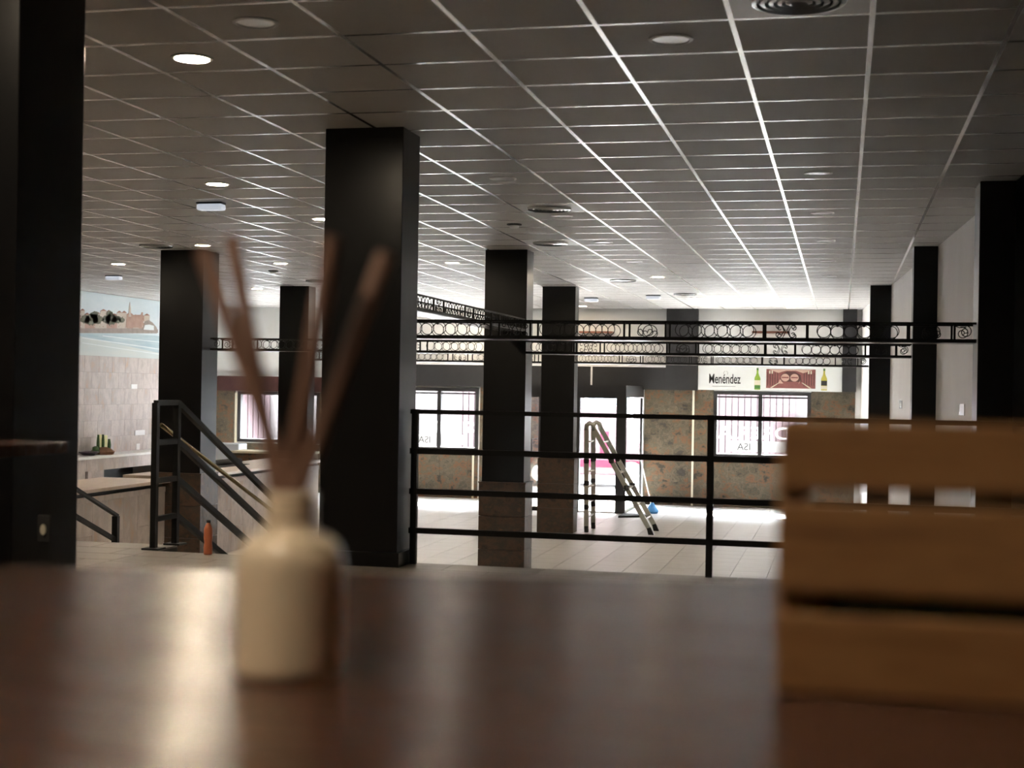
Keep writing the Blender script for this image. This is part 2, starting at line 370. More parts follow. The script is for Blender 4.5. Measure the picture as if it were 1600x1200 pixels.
# side and back walls
for n_, ya, yb, m_ in (('wall_right', 11.4, YF, 'plaster'), ('wall_right_near', -3.2, 11.4, 'black')):
    struct(MB().prism([(wall_r_x(ya), ya, 0), (wall_r_x(yb), yb, 0), (wall_r_x(yb)+.2, yb, 0), (wall_r_x(ya)+.2, ya, 0)], (0, 0, ZCE+.05)).build(n_, m_))
wall_l = struct(MB().box(XL-.2, XL, -3.2, YF, 0, ZCE+.05).build('wall_left', 'grout'))
struct(MB().box(XL-.2, 2.2, -3.4, -3.2, 0, ZCE+.05).build('wall_back', 'plaster'))
# stone tiles on the left wall below the mural (only the stretch that shows between the columns)
ZM = ZC+.455
tm = {}
for r in range(9):
    z0 = ZM-.3*(r+1)
    if z0 < .85: break
    for k in range(18):
        y0 = 19.4+.5*k-(.25 if r % 2 else 0)
        key = 0
        if key not in tm: tm[key] = MB().box(0, .014, .002, .498, .002, .298).mesh('stone_tile', 'stone')
        if 19.4 <= y0 and y0+.5 <= YF: inst('stone_tile', tm[key], wall_l, (XL, y0, z0))
# --- windows
def text_mesh(body, size, name, material, extrude=.001, shear=0, spacing=1, bold=0):
    cu = bpy.data.curves.new(name, 'FONT'); cu.body = body; cu.size = size; cu.extrude = extrude; cu.align_x = 'CENTER'; cu.shear = shear; cu.space_character = spacing
    cu.resolution_u = 4; cu.offset = bold
    t = bpy.data.objects.new(name, cu); COL.objects.link(t); bpy.context.view_layer.update()
    me = bpy.data.meshes.new_from_object(t.evaluated_get(bpy.context.evaluated_depsgraph_get()))
    bpy.data.objects.remove(t); me.materials.clear(); me.materials.append(MT[material]); return me
def text_obj(body, size, name, material, parent, loc, mirror=False, width=None, shear=0, **k):
    me = text_mesh(body, size, name, material, shear=shear, **k)
    xs = [v.co.x for v in me.vertices]; s = (width/(max(xs)-min(xs))) if width else 1
    R = Matrix(((1, 0, 0), (0, 0, -1), (0, 1, 0)))     # text XY -> world XZ, facing -Y
    for v in me.vertices:
        c = v.co.copy(); c.x *= s
        if mirror: c.x = -c.x
        v.co = R @ c
    if mirror: me.flip_normals()
    return inst(name, me, parent, loc)
def window(n, wn, mull, lettering, blind=True):
    x0, x1, z0, z1 = wn
    e = empty('window_%d' % n, ((x0+x1)/2, YF+.1, z0), kind='structure'); fwid = .07; Y0, Y1 = YF-.03, YF+.1
    f = MB().box(x0, x0+fwid, Y0, Y1, z0, z1).box(x1-fwid, x1, Y0, Y1, z0, z1).box(x0+fwid, x1-fwid, Y0, Y1, z0, z0+fwid).box(x0+fwid, x1-fwid, Y0, Y1, z1-fwid, z1)
    f.build('window_frame', 'charcoal', e)
    MB().box(mull-.04, mull+.04, Y0, Y1, z0+fwid, z1-fwid).build('mullion', 'charcoal', e)
    for a, b in ((x0+fwid, mull-.04), (mull+.04, x1-fwid)):
        MB().box(a, b, YF+.04, YF+.046, z0+fwid, z1-fwid).build('pane', 'glass', e)
        if blind: MB().box(a, b, YF+.0, YF+.03, z1-fwid-.06, z1-fwid-.03).build('vent_strip', 'charcoal', e)
    if blind: MB().box(x0-.03, x1+.03, YF-.09, YF-.02, z0-.05, z0).build('window_sill', 'white', e)
    if lettering:
        cx = (x0+x1)/2; wd = (x1-x0)-.2
        text_obj('SIDRERÍA', .34, 'window_lettering', 'vinyl', e, (cx, YF+.036, z0+.38), mirror=True, width=wd)
        MB().box(cx-wd*.36, cx+wd*.36, YF+.03, YF+.036, z0+.12, z0+.33).build('vinyl_strip', 'strip', e)
        text_obj('ISA', .2, 'strip_lettering', 'ink', e, (cx-wd*.2, YF+.028, z0+.15), mirror=True)
    return e
window(1, W1, W1[1]-.25, False, False)
window(2, W2, X_at(686.5), True)
window(3, W3, X_at(1188), True)

# --- glazed entrance vestibule
YV = 26.2
ves = empty('door_1', ((XV0+XV1)/2, YV, 0), kind='structure'); ZH = ZC+.03
zlin = ony(930, 622, YV).z
pxs = [812, 843, 963]
def vx(p): return ony(p, 700, YV).x
for a, b in ((812, 818), (841, 847), (899, 905), (962, 977)):
    MB().box(vx(a), vx(b), YV, YV+.12, 0, zlin).build('door_post', 'charcoal', ves)
MB().box(XV0, XV1, YV, YV+.12, zlin, ZH).build('door_header', 'charcoal', ves)
MB().box(XV0, XV1, YV, YF, ZH, ZH+.04).build('vestibule_roof', 'charcoal', ves)
for X in (XV1, XV0):
    MB().box(X-.06, X, YV+.12, YF, zlin+.02, ZH).build('side_header', 'charcoal', ves)
    MB().box(X-.05, X-.01, YF-.1, YF, 0, zlin).build('side_post', 'charcoal', ves)
    MB().box(X-.033, X-.027, YV+.12, YF-.1, .06, zlin+.02).build('side_pane', 'glass', ves)
    MB().box(X-.05, X-.01, YV+.12, YF-.1, 0, .06).build('side_kerb', 'alu', ves)
for a, b in ((818, 841), (847, 899)):
    MB().box(vx(a), vx(b), YV+.05, YV+.056, .08, zlin).build('door_pane', 'glass', ves)
    MB().box(vx(a), vx(b), YV+.03, YV+.08, 0, .08).build('door_kerb', 'charcoal', ves)
MB().tube([(vx(832), YV-.05, 1.0), (vx(832), YV-.05, 1.35), (vx(840), YV-.05, 1.35)], .014).build('door_handle', 'charcoal', ves)
MB().box(vx(905), vx(962), YV+.02, YV+.1, 0, .025).build('threshold', 'alu_l', ves)

# --- fascia over the windows, wall pilasters, shelves
fz0, fz1 = ZC+.0, ZC+.47
fa = MB().box(-9.6, X_at(1041), YF-.12, YF-.021, fz0, fz1).build('fascia_panel', 'charcoal')
tag(fa, 'long charcoal fascia panel running above the entrance and lettered window', 'panel')
MB().box(-9.6, X_at(1041), YF-.13, YF-.12, fz1-.02, fz1+.01).build('edge_strip', 'white', fa)
X = X_at(925); MB().box(X-.018, X+.018, YF-.128, YF-.12, fz0, fz1-.02).build('joint_strip', 'white', fa)
X0_, X1_ = X_at(1041), X_at(1090)
p = MB().box(X0_, X1_, YF-.2, YF-.021, fz0, ZCE).build('pilaster', 'charcoal'); tag(p, 'charcoal wall pilaster left end of the white brewery sign', 'column')
p = MB().box(X_at(1315), X_at(1337), YF-.2, YF-.021, ZC+.02, ZCE).build('pilaster', 'charcoal'); tag(p, 'narrow charcoal pilaster in the corner beside the white sign', 'column')
for k, (a, b, t) in enumerate(((905, 957, 'thin reddish wood shelf on the wall above the entrance fascia'), (1174, 1232, 'thin reddish wood shelf on the wall above the white sign'))):
    z = ony((a+b)/2, 519.5, YF).z
    s = MB().box(X_at(a), X_at(b), YF-.2, YF, z-.02, z+.02).build('wall_shelf', 'wood_dk'); tag(s, t, 'shelf')

# --- brewery sign
sx0, sx1, sz0, sz1 = X_at(1091), X_at(1315), ZC+.015, ZC+.5
SY = YF-.14
sg = MB().box(sx0, sx1, SY, YF-.015, sz0, sz1).build('sign_board', 'sign'); tag(sg, 'long white sign board with brand lettering, bottles and cellar picture above window', 'sign')
def sxz(px, py): v = ony(px, py, SY); return v.x, v.z
def decal(name, m, pts, d=.002):
    return MB().prism([(x, SY-d, z) for x, z in pts], (0, d, 0)).build(name, m, sg)
cx, cz = sxz(1132, 599)
text_obj('Menéndez', .27, 'sign_lettering', 'ink', sg, (cx, SY-.002, cz), width=.62, spacing=.98, bold=.0035)
cx, cz = sxz(1131, 603.5); decal('small_print', 'grey_ink', [(cx-.23, cz-.006), (cx+.23, cz-.006), (cx+.23, cz+.006), (cx-.23, cz+.006)])
cx, cz = sxz(1134, 583)
for sgn in (-1, 1):
    b = MB(); pts = [(cx+sgn*(.012+.03*math.sin(t*2.6)), SY-.003, cz+.045-.075*t) for t in [i/8 for i in range(9)]]
    b.tube(pts, .005, 5); b.build('flame_emblem', 'grey_ink', sg)
def bottle_decal(px, py0, py1, mb, ml):
    x, zt = sxz(px, py0); _, zb = sxz(px, py1); h = zt-zb; r = h*.135
    prof = [(.3, 1), (.3, .78), (.5, .68), (.95, .55), (1, .5), (1, .03), (.9, 0)]
    decal('bottle_print', mb, [(x-r*a, zb+h*t) for a, t in prof]+[(x+r*a, zb+h*t) for a, t in reversed(prof)])
    decal('bottle_cap_print', 'green_d', [(x-r*.33, zb+h*.9), (x+r*.33, zb+h*.9), (x+r*.33, zt), (x-r*.33, zt)], .003)
    decal('bottle_label_print', ml[0], [(x-r*.98, zb+h*.22), (x+r*.98, zb+h*.22), (x+r*.98, zb+h*.44), (x-r*.98, zb+h*.44)], .003)
    decal('bottle_band_print', ml[1], [(x-r*.98, zb+h*.05), (x+r*.98, zb+h*.05), (x+r*.98, zb+h*.2), (x-r*.98, zb+h*.2)], .003)
bottle_decal(1183.8, 575, 609, 'green_b', ('cream_p', 'green_d'))
bottle_decal(1288, 576, 610, 'yellow_b', ('ink', 'cream_p'))
(px0, pz1), (px1, pz0) = sxz(1197.5, 576.5), sxz(1274, 607.5)
decal('cellar_picture', 'cellar', [(px0, pz0), (px1, pz0), (px1, pz1), (px0, pz1)], .002)
pw, ph = px1-px0, pz1-pz0
P2 = lambda u, v: (px0+pw*u, pz0+ph*v)
decal('cellar_vault_print', 'cellar_l', [P2(.05, .98), P2(.25, .8), P2(.4, .93), P2(.6, .93), P2(.75, .8), P2(.95, .98)], .003)
decal('cellar_arch_print', 'cellar_d', [P2(.28, .35), P2(.3, .7), P2(.42, .88), P2(.58, .88), P2(.7, .7), P2(.72, .35)], .0035)
for u in (.385, .575):
    decal('barrel_print', 'cellar_l', [P2(u+.085*math.cos(t), .56+.2*math.sin(t)) for t in [2*math.pi*i/16 for i in range(16)]], .004)
    decal('barrel_band_print', 'cellar', [P2(u-.07, .53), P2(u+.07, .53), P2(u+.07, .6), P2(u-.07, .6)], .0045)
for u, s_ in ((.27, 1), (.69, -1)): decal('barrel_print', 'cellar_l', [P2(u-.03, .25), P2(u+.05*s_+.03, .25), P2(u+.01, .48)], .004)
for i, u in enumerate((.03, .08, .13, .18, .23, .77, .82, .87, .92, .97)):
    decal('cask_row_print', 'cellar_d', [P2(u-.008, .12+.02*i % .1), P2(u+.008, .12), P2(u+.008, .82), P2(u-.008, .82)], .003)
for u in (.07, .12, .86, .91): decal('window_glow_print', 'cream_p', [P2(u-.013, .76), P2(u+.013, .76), P2(u+.013, .92), P2(u-.013, .92)], .004)
for s_ in (0, 1):
    f = (lambda u: u) if not s_ else (lambda u: 1-u)
    decal('cellar_kerb_print', 'cream_p', [P2(f(.08), .02), P2(f(.12), .02), P2(f(.28), .3), P2(f(.26), .3)], .004)

# ================================================================== COLUMNS
def column(x0, x1, y0, dep, zb, label, clad_top=None, base=None, name='column'):
    e = empty(name, ((x0+x1)/2, y0+dep/2, zb), label, 'column')
    z0 = clad_top if clad_top else zb
    MB().box(x0, x1, y0, y0+dep, z0, ZCE).build('shaft', 'black', e, bevel=.004)
    if clad_top:
        g = .025; n = 3; h = (clad_top-zb)/n
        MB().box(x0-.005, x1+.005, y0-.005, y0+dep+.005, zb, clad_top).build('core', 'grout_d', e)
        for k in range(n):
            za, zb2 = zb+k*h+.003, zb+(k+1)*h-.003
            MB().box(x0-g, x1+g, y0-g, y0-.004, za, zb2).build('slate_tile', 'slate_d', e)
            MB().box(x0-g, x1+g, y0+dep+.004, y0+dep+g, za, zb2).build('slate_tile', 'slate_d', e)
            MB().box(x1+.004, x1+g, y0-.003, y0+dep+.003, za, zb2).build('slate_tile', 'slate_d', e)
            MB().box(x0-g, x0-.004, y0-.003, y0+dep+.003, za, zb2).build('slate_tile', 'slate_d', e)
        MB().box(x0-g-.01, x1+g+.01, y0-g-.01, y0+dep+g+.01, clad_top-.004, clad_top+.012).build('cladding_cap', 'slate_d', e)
    if base: MB().box(x0-.02, x1+.02, y0-.02, y0+dep+.02, zb, zb+base).build('plinth', 'black', e)
    return e
ct = ZC-1.13
column(-3.223, -2.705, 8.54, .36, ZU, 'black square column on the platform edge where the metal railing starts', base=.09)
column(-4.14, -3.63, 16.35, .36, 0, 'black column with dark slate base holding the end of the high iron frieze', ct)
column(-4.70, -4.16, 22.33, .30, 0, 'black column with slate base standing next to the aluminium ladder', ct)
column(-8.23, -7.655, 16.15, .45, 0, 'black column with slate base built into the stone bar counter', ct)
column(-9.155, -8.64, 22.24, .32, 0, 'black column with slate base behind the far end of the bar', ct)
xq = ony(127, 440, 5.0).x
column(xq-.6, xq, 4.55, .45, ZU, 'wide black column on the platform with a wall socket', None)
column(1.0, 1.8, 11.33, .42, 0, 'broad black column against the right wall carrying the nearest iron frieze')
column(.75, 1.1, 16.25, .36, 0, 'black column against the right wall carrying the middle iron frieze')
column(.395, .8, 22.08, .36, 0, 'black column against the right wall carrying the farthest iron frieze')
# double socket on the wide column
q = ony(71, 826, 4.55)
so = empty('wall_socket', (q.x, 4.54, q.z-.05), 'black double wall socket low on the wide platform column', 'socket')
MB().box(q.x-.026, q.x+.026, 4.538, 4.55, q.z-.05, q.z+.05).build('socket_plate', 'rubber', so, bevel=.004)
b = MB(); n0 = 16
b.prism([(q.x+.011*math.cos(t), 4.533, q.z-.002+.019*math.sin(t)) for t in [2*math.pi*i/n0 for i in range(n0)]], (0, .006, 0)); b.build('socket_lit_spot', 'cream_p', so)  # cream oval paints the warm-lit spot on the socket

# ================================================================== IRON FRIEZES
ring_cache = {}
def ring_mesh(r, axis):
    k = (r, axis)
    if k not in ring_cache:
        pts = [((r*math.cos(t), 0, r*math.sin(t)) if axis == 'x' else (0, r*math.cos(t), r*math.sin(t))) for t in [2*math.pi*i/22 for i in range(22)]]
        ring_cache[k] = MB().tube(pts, .0032, 4, True).mesh('ring', 'iron')
    return ring_cache[k]
def spiral(cx, cz, r0, r1, a0, a1, n=16): return [(cx+(r0+(r1-r0)*i/n)*math.cos(a0+(a1-a0)*i/n), cz+(r0+(r1-r0)*i/n)*math.sin(a0+(a1-a0)*i/n)) for i in range(n+1)]
def motif_mesh(kind, axis, h):
    k = (kind, axis)
    if k in ring_cache: return ring_cache[k]
    r = h/2-.004; paths = []
    if kind == 'omega':
        for s_ in (1, -1):
            outer = [(s_*r*1.12*math.sin(t), r*math.cos(t)*.98) for t in [math.pi*.93*i/18 for i in range(19)]]
            curl = [(s_*x, z) for x, z in spiral(.036, -r+.034, .034, .012, -math.pi/2-.6, math.pi*1.05)]
            paths += [outer, curl]
    elif kind == 'cross':
        for sx in (1, -1):
            for sz in (1, -1):
                paths.append([(sx*x, sz*z) for x, z in spiral(.055, .03, .028, .008, math.pi*.9, -math.pi*.9)]+[])
                paths.append([(sx*.012, 0), (sx*.02, sz*.02), (sx*.028, sz*.036)])
    else:
        paths.append(spiral(0, 0, .05, .008, math.pi*.6, -math.pi*2.6, 30)); paths.append([(-.05, .055), (-.02, .045), (.03, .05)])
    b = MB()
    for p_ in paths: b.tube([((x, 0, z) if axis == 'x' else (0, x, z)) for x, z in p_], .0036, 4)
    ring_cache[k] = b.mesh('scroll', 'iron'); return ring_cache[k]
def frieze(a, b, z0, z1, fixed, axis, label, phase=0, gap=.3, reverse=False):
    """box-shaped iron frieze from a to b along axis; two ornamental faces, gap apart"""
    mid = (a+b)/2; L = lambda s_, d, z: (s_, fixed+d, z) if axis == 'x' else (fixed+d, s_, z)
    e = empty('iron_frieze', L(mid, 0, z0), label, 'frieze', 'wrought iron friezes between columns')
    bx = lambda s0, s1, d0, d1, za, zb: MB().box(s0, s1, fixed+d0, fixed+d1, za, zb) if axis == 'x' else MB().box(fixed+d0, fixed+d1, s0, s1, za, zb)
    h = z1-z0-.045; zc = z0+.028+h/2
    bx(a, b, .015, gap-.015, z0-.004, z0+.002).build('bottom_plate', 'plate', e)
    for d in (0, gap):
        bx(a, b, d-.009, d+.009, z1-.016, z1).build('top_bar', 'iron', e)
        bx(a, b, d-.013, d+.013, z0, z0+.026).build('bottom_bar', 'iron', e)
        s_ = b if reverse else a; sg_ = -1 if reverse else 1
        post = lambda q: bx(q-.008, q+.008, d-.008, d+.008, z0+.026, z1-.016).build('post', 'iron', e)
        inside = lambda q: a+.02 < q < b-.02
        s_ += sg_*.03
        inst('scroll', motif_mesh('end', axis, h), e, L(s_+sg_*.05, d, zc)); s_ += sg_*.13; post(s_)
        k = phase
        while inside(s_+sg_*.2):
            if inside(s_+sg_*.17): inst('scroll', motif_mesh('omega' if k % 2 == 0 else 'cross', axis, h), e, L(s_+sg_*.165, d, zc))
            s_ += sg_*.335
            if inside(s_): post(s_)
            for i in range(6):
                q = s_+sg_*(.13+.103*i)
                if inside(q+.05) and inside(q-.05): inst('ring', ring_mesh(h/2-.002, axis), e, L(q, d, zc))
            for i in (0, 2, 4):
                q = s_+sg_*(.13+.103*i)
                if inside(q): bx(q-.008, q+.008, d-.006, d+.006, z1-.028, z1-.016).build('rivet', 'iron', e)
            s_ += sg_*.775; k += 1
            if inside(s_): post(s_)
    return e
fz = ZC+.40, ZC+.555
f1 = frieze(-4.3, .995, *fz, 11.40, 'x', 'wrought iron frieze fixed to the broad right wall column, nearest the railing', 0, reverse=True)
f2 = frieze(-3.63, .745, *fz, 16.35, 'x', 'wrought iron frieze joining the middle right wall column to the slate based column', 0, reverse=True)
f3 = frieze(-4.16, .39, *fz, 22.30, 'x', 'wrought iron frieze joining the farthest right wall column to the ladder column', 1, reverse=True)
f4 = frieze(-7.65, -4.145, *fz, 16.38, 'x', 'wrought iron frieze from the bar column across to the middle column', 1)
f5 = frieze(-8.635, -4.705, *fz, 22.33, 'x', 'wrought iron frieze between the far bar column and the ladder column', 0)
f6 = frieze(10.6, 16.345, ZC+.665, ZC+.81, -3.95, 'y', 'wrought iron frieze running lengthwise, set higher than the crosswise ones', 0, reverse=True)
for X, Y in ((.985, 11.38), (.735, 16.33), (.38, 22.28), (-3.615, 16.34), (-7.64, 16.36)):
    pass

# ================================================================== RAILINGS
zr = [ZC-.165, ZC-.417, ZC-.675, ZC-.926]
YR = 8.75
rl = empty('metal_railing', (-.8, YR, ZU), 'black metal railing with four horizontal bars along the platform edge', 'railing')
for k, z in enumerate(zr):
    h = .028 if k == 0 else .036
    MB().box(-2.69, wall_r_x(YR)-.01, YR-.016, YR+.016, z-h/2, z+h/2).build('rail_bar', 'iron', rl)
for X in (-2.66, -.775, 1.1):
    MB().box(X-.02, X+.02, YR-.019, YR+.019, ZU, zr[0]+.016).build('rail_post', 'iron', rl)
# stair rail beside the steps
XR = -4.535; slope = (ZU-0.0)/NS/run
sr = empty('stair_railing', (XR, 8.9, ZU), 'black stair railing with brass handrail descending from the platform', 'railing')
zt = ZU+.995
pA, pB = 8.87, 9.19
MB().box(XR-.02, XR+.02, pA-.02, pA+.02, ZU, zt).build('rail_post', 'iron', sr)
MB().box(XR-.02, XR+.02, pB-.02, pB+.02, ZU, zt).build('rail_post', 'iron', sr)
for Y in (pA, pB): MB().box(XR-.06, XR+.06, Y-.06, Y+.06, ZU, ZU+.012).build('foot_plate', 'iron', sr)
for k, z in enumerate((zt, zt-.27, zt-.53, zt-.79)):
    MB().bar((XR, pA, z), (XR, pB, z), .036, .036).build('rail_bar', 'iron', sr)
    y1 = 11.9; MB().bar((XR, pB, z), (XR, y1, z-(y1-pB)*.455), .036, .04).build('sloping_bar', 'iron', sr)
MB().box(XR-.02, XR+.02, 11.86, 11.9, 0, zt-(11.9-pB)*.455).build('rail_post', 'iron', sr)
hp = [onx(252, 664, XR-.07), onx(290, 700, XR-.07), onx(411, 787, XR-.07)]
MB().tube([hp[0], hp[0]+(hp[2]-hp[0])*1.25], .016, 8).build('handrail', mat('worn brass', (.30, .22, .10), .25, .9, noise=(20, (.38, .30, .16), 3, (1, 1, 1))), sr, smooth=True)
MB().bar((XR, pA, zt-.27), hp[0]+Vector((0, .25, -.12)), .014, .014).build('handrail_bracket', 'iron', sr)
# opposite rail
XR2 = -7.0
s2 = empty('stair_railing', (XR2, 12.5, 0), 'black stair railing with two bars on the far side of the steps', 'railing')
qa, qb = onx(120, 765, XR2), onx(183, 806, XR2); dd = (qb-qa)
MB().bar(qb-dd*2.1, qb, .04, .03).build('sloping_bar', 'iron', s2)
qc, qd = onx(120, 808, XR2), onx(181, 844, XR2); dd2 = qd-qc
MB().bar(qd-dd2*2.1, qd, .04, .04).build('sloping_bar', 'iron', s2)
MB().box(XR2-.03, XR2+.03, qb.y-.05, qb.y, 0, qb.z).build('rail_post', 'iron', s2)
t_ = qb-dd*2.1; MB().box(XR2-.03, XR2+.03, t_.y, t_.y+.06, ZU if t_.y < YE2 else .5, t_.z).build('rail_post', 'iron', s2)

# ================================================================== CEILING FITTINGS
def cell(i, j): return Vector((TX0+TS*(i+.5), TY0+TS*(j+.5), ZCE))
def downlight(loc, lit):
    e = empty('downlight', loc)
    m = MB().lathe([(.104, 0), (.104, -.006), (.088, -.010), (.084, -.004)], 28).build('trim_ring', 'white', e, local=True)
    MB().lathe([(.084, -.002), (.084, -.005)], 28).build('diffuser', 'lamp' if lit else 'white_d', e, local=True)
    return e
lit_c = [(1, 0), (-2, 7), (-2, 11), (-6, 15), (-10, 19), (-6, 19), (-10, 27), (-2, 19), (2, 23), (2, 31), (-2, 35), (-6, 31), (-6, 35), (-6, 3), (-10, 3), (-10, 11), (5, -11), (1, -11), (1, -5), (-2, -1), (-2, 3)]  # closing entries are unseen lamps, added to brighten the near area
un_c = [(2, -1), (5, 0), (6, 7), (6, 11), (6, 15), (6, 19), (6, 23), (2, 7), (2, 11), (2, 15), (2, 19), (-3, 24)]
for lst, lit in ((lit_c, True), (un_c, False)):
    proto = None
    for c in lst:
        loc = cell(*c)
        if proto is None: o = proto = downlight(loc, lit)
        else: o = copy_tree(proto, loc)
        tag(o, 'glowing warm white round recessed ceiling light' if lit else 'switched off round white recessed ceiling light', 'ceiling light',
            'lit ceiling downlights' if lit else 'unlit ceiling downlights')
def vent(loc):
    e = empty('ceiling_diffuser', loc)
    b = MB(); n = 32
    b.box(-.292, .292, -.292, .292, -.002, .004); b.build('face_plate', 'white', e, local=True)
    for k, r in enumerate((.2, .165, .13, .095, .06)):
        m = MB(); pr_ = [(r, -.004-.0), (r-.006, -.022), (r-.024, -.026), (r-.018, -.004)]
        m.lathe(pr_, 32).build('louvre_ring', 'plate', e, local=True)
    return e
vproto = None
for c in vents:
    loc = cell(*c)
    if vproto is None: o = vproto = vent(loc)
    else: o = copy_tree(vproto, loc)
    tag(o, 'round louvred air diffuser in a white ceiling plate '+{(6, -1): 'on the platform side of the railing', (2, 10): 'past the nearest iron frieze', (1, 15): 'beside the column with the high frieze',
        (-7, 15): 'against the bar column', (-7, 24): 'before the far bar column', (1, 24): 'before the ladder column', (2, 29): 'near the entrance'}[c], 'air vent', 'ceiling air diffusers')
def emerg(loc):
    e = empty('emergency_light', loc)
    MB().box(-.125, .125, -.055, .055, -.018, -.003).build('housing', 'charcoal', e, local=True, bevel=.008)
    MB().box(-.125, .125, -.055, .055, -.075, -.018).build('lens', 'elens', e, local=True, bevel=.02)
    return e
eproto = None
for x, y, t in ((330, 316, 'over the steps'), (178, 430, 'close to the mural'), (924, 465, 'between ladder column and entrance'), (1021, 461, 'next to a lit downlight near the entrance')):
    loc = onz(x, y, ZCE)
    if eproto is None: o = eproto = emerg(loc)
    else: o = copy_tree(eproto, loc)
    tag(o, 'white emergency light box under the ceiling '+t, 'emergency light', 'ceiling emergency lights')
dproto = None
for c, t in (((1, 12), 'before the column with the high frieze'), ((-7, 21), 'above the bar'), ((-2, 30), 'near the entrance')):
    loc = cell(*c)
    if dproto is None:
        e = empty('smoke_detector', loc); MB().lathe([(.075, -.003), (.075, -.014), (.05, -.02)], 24).build('base', 'charcoal', e, local=True)
        MB().lathe([(.05, -.018), (.045, -.04), (.03, -.045)], 24).build('sensor', 'white', e, local=True); o = dproto = e
    else: o = copy_tree(dproto, loc)
    tag(o, 'small round smoke detector on the ceiling '+t, 'detector', 'ceiling smoke detectors')

# ================================================================== MURAL ON THE LEFT WALL
my0, my1 = 18.0, YF-.05
mz0, mz1 = ZM, ZCE-.01
mu = MB().box(XL+.001, XL+.012, my0, my1, mz0, mz1).build('mural', 'm_sky'); tag(mu, 'printed wall mural of a seaside town on a headland above stone tiles', 'mural')
XM = XL+.012
def mdec(name, m, pts, d=.002): return MB().prism([(XM+d, y, z) for y, z in pts], (-d, 0, 0)).build(name, m, mu)
mp = lambda px, py: (lambda v: (v.y, v.z))(onx(px, py, XM))
zh = onx(190, 520, XM).z
mdec('sea_print', 'm_sea', [(my0, mz0+.02), (my1, mz0+.02), (my1, zh), (my0, zh)], .001)
mdec('sand_print', 'm_sand', [(my0, mz0), (my1, mz0), (my1, mz0+.03), mp(250, 552), mp(200, 541), mp(128, 526), (my0, zh-.03)], .002)
for (a, b, c, d_) in (((128, 527), (190, 536), (250, 545), 1.5), ((160, 524), (210, 530), (250, 534), 1.2), ((128, 535), (180, 543), (250, 553), 1.2)):
    mdec('foam_print', 'm_foam', [mp(*a), mp(*b), mp(*c), mp(c[0], c[1]+d_), mp(b[0], b[1]+d_), mp(a[0], a[1]+d_)], .003)
mdec('sea_wall_print', 'm_wall', [mp(60, 520), mp(245, 521), mp(247, 515), mp(225, 513), mp(60, 507)], .003)
rnd = random.Random(3)
x = 62
while x < 226:
    wd = rnd.uniform(5, 10); top = rnd.uniform(485, 494) + (6 if x > 205 else 0); m = rnd.choice(['m_b1', 'm_b2', 'm_b2', 'm_b1'])
    mdec('house_print', m, [mp(x, 513), mp(x+wd, 513), mp(x+wd, top), mp(x+wd*.5, top-2), mp(x, top)], .004)
    mdec('roof_print', 'm_b3', [mp(x-.3, top), mp(x+wd+.3, top), mp(x+wd*.5, top-3)], .005); x += wd
for k in range(150):
    x = rnd.uniform(64, 224); y = rnd.uniform(490, 512); a_ = rnd.uniform(.7, 1.8); b_ = rnd.uniform(.8, 2.2)
    mdec('facade_print', rnd.choice(['m_wall', 'm_b3', 'm_b2', 'm_foam', 'm_b1', 'm_tree']), [mp(x, y), mp(x+a_, y), mp(x+a_, y-b_), mp(x, y-b_)], .0055)
for cx, r, yb in ((133, 8, 510), (143, 11, 510), (152, 9, 510), (147, 7, 503), (166, 8, 510), (174, 10, 510), (181, 8, 510), (171, 6, 502), (190, 5, 511), (210, 4, 512), (105, 13, 508), (80, 11, 508)):
    pts = []
    for i in range(30):
        t = 2*math.pi*i/30; rr = r*rnd.uniform(.78, 1.1); pts.append(mp(cx+rr*math.cos(t), min(yb, yb-11-rr*.85*math.sin(t))))
    mdec('tree_print', 'm_tree', pts, .006)
mdec('church_print', 'm_b1', [mp(196, 512), mp(222, 512), mp(223, 488), mp(221, 488), mp(220, 492), mp(198, 492)], .0065)
mdec('steeple_print', 'm_b2', [mp(200.5, 495), mp(204.5, 495), mp(204, 482), mp(202.6, 472), mp(201.2, 482)], .007)
mdec('rocks_print', 'm_wall', [mp(222, 515), mp(247, 520), mp(244, 511), mp(238, 504), mp(232, 500), mp(226, 502)], .0065)
mdec('white_houses_print', 'm_foam', [mp(224, 515), mp(240, 516), mp(240, 509), mp(233, 507), mp(226, 508)], .007)

# ================================================================== BAR
def bar_section(y0, y1, label):
    e = empty('bar_counter', (-8.45, (y0+y1)/2, 0), label, 'bar counter', 'stone bar counter sections')
    MB().box(-8.85, -8.115, y0, y1, 0, 1.02).build('body', 'grout', e)
    MB().box(-8.95, -8.03, y0, y1, 1.07, 1.11).build('counter_top', 'wood_bar', e, bevel=.004)
    MB().box(-8.85, -8.14, y0, y1, 1.02, 1.07).build('recess_shade', 'dark', e)  # solid dark strip paints the shade below the counter top
    MB().box(-8.115, -8.095, y0, y1, .955, 1.02).build('ledge_tile', 'stone', e)
    n = max(1, round((y1-y0)/.36)); wd = (y1-y0)/n
    for k in range(n):
        for za, zb in (((0, .58), (.58, .955)) if k % 2 else ((0, .34), (.34, .955))):
            MB().box(-8.115, -8.10-random.random()*.003, y0+k*wd+.002, y0+(k+1)*wd-.002, za+.002, zb-.002).build('stone_tile', 'stone', e)
    return e
bar_section(12.3, 16.12, 'stone clad bar counter with wooden top on the stair side of its column')
bar_section(16.63, 21.4, 'stone clad bar counter with wooden top on the far side of its column')
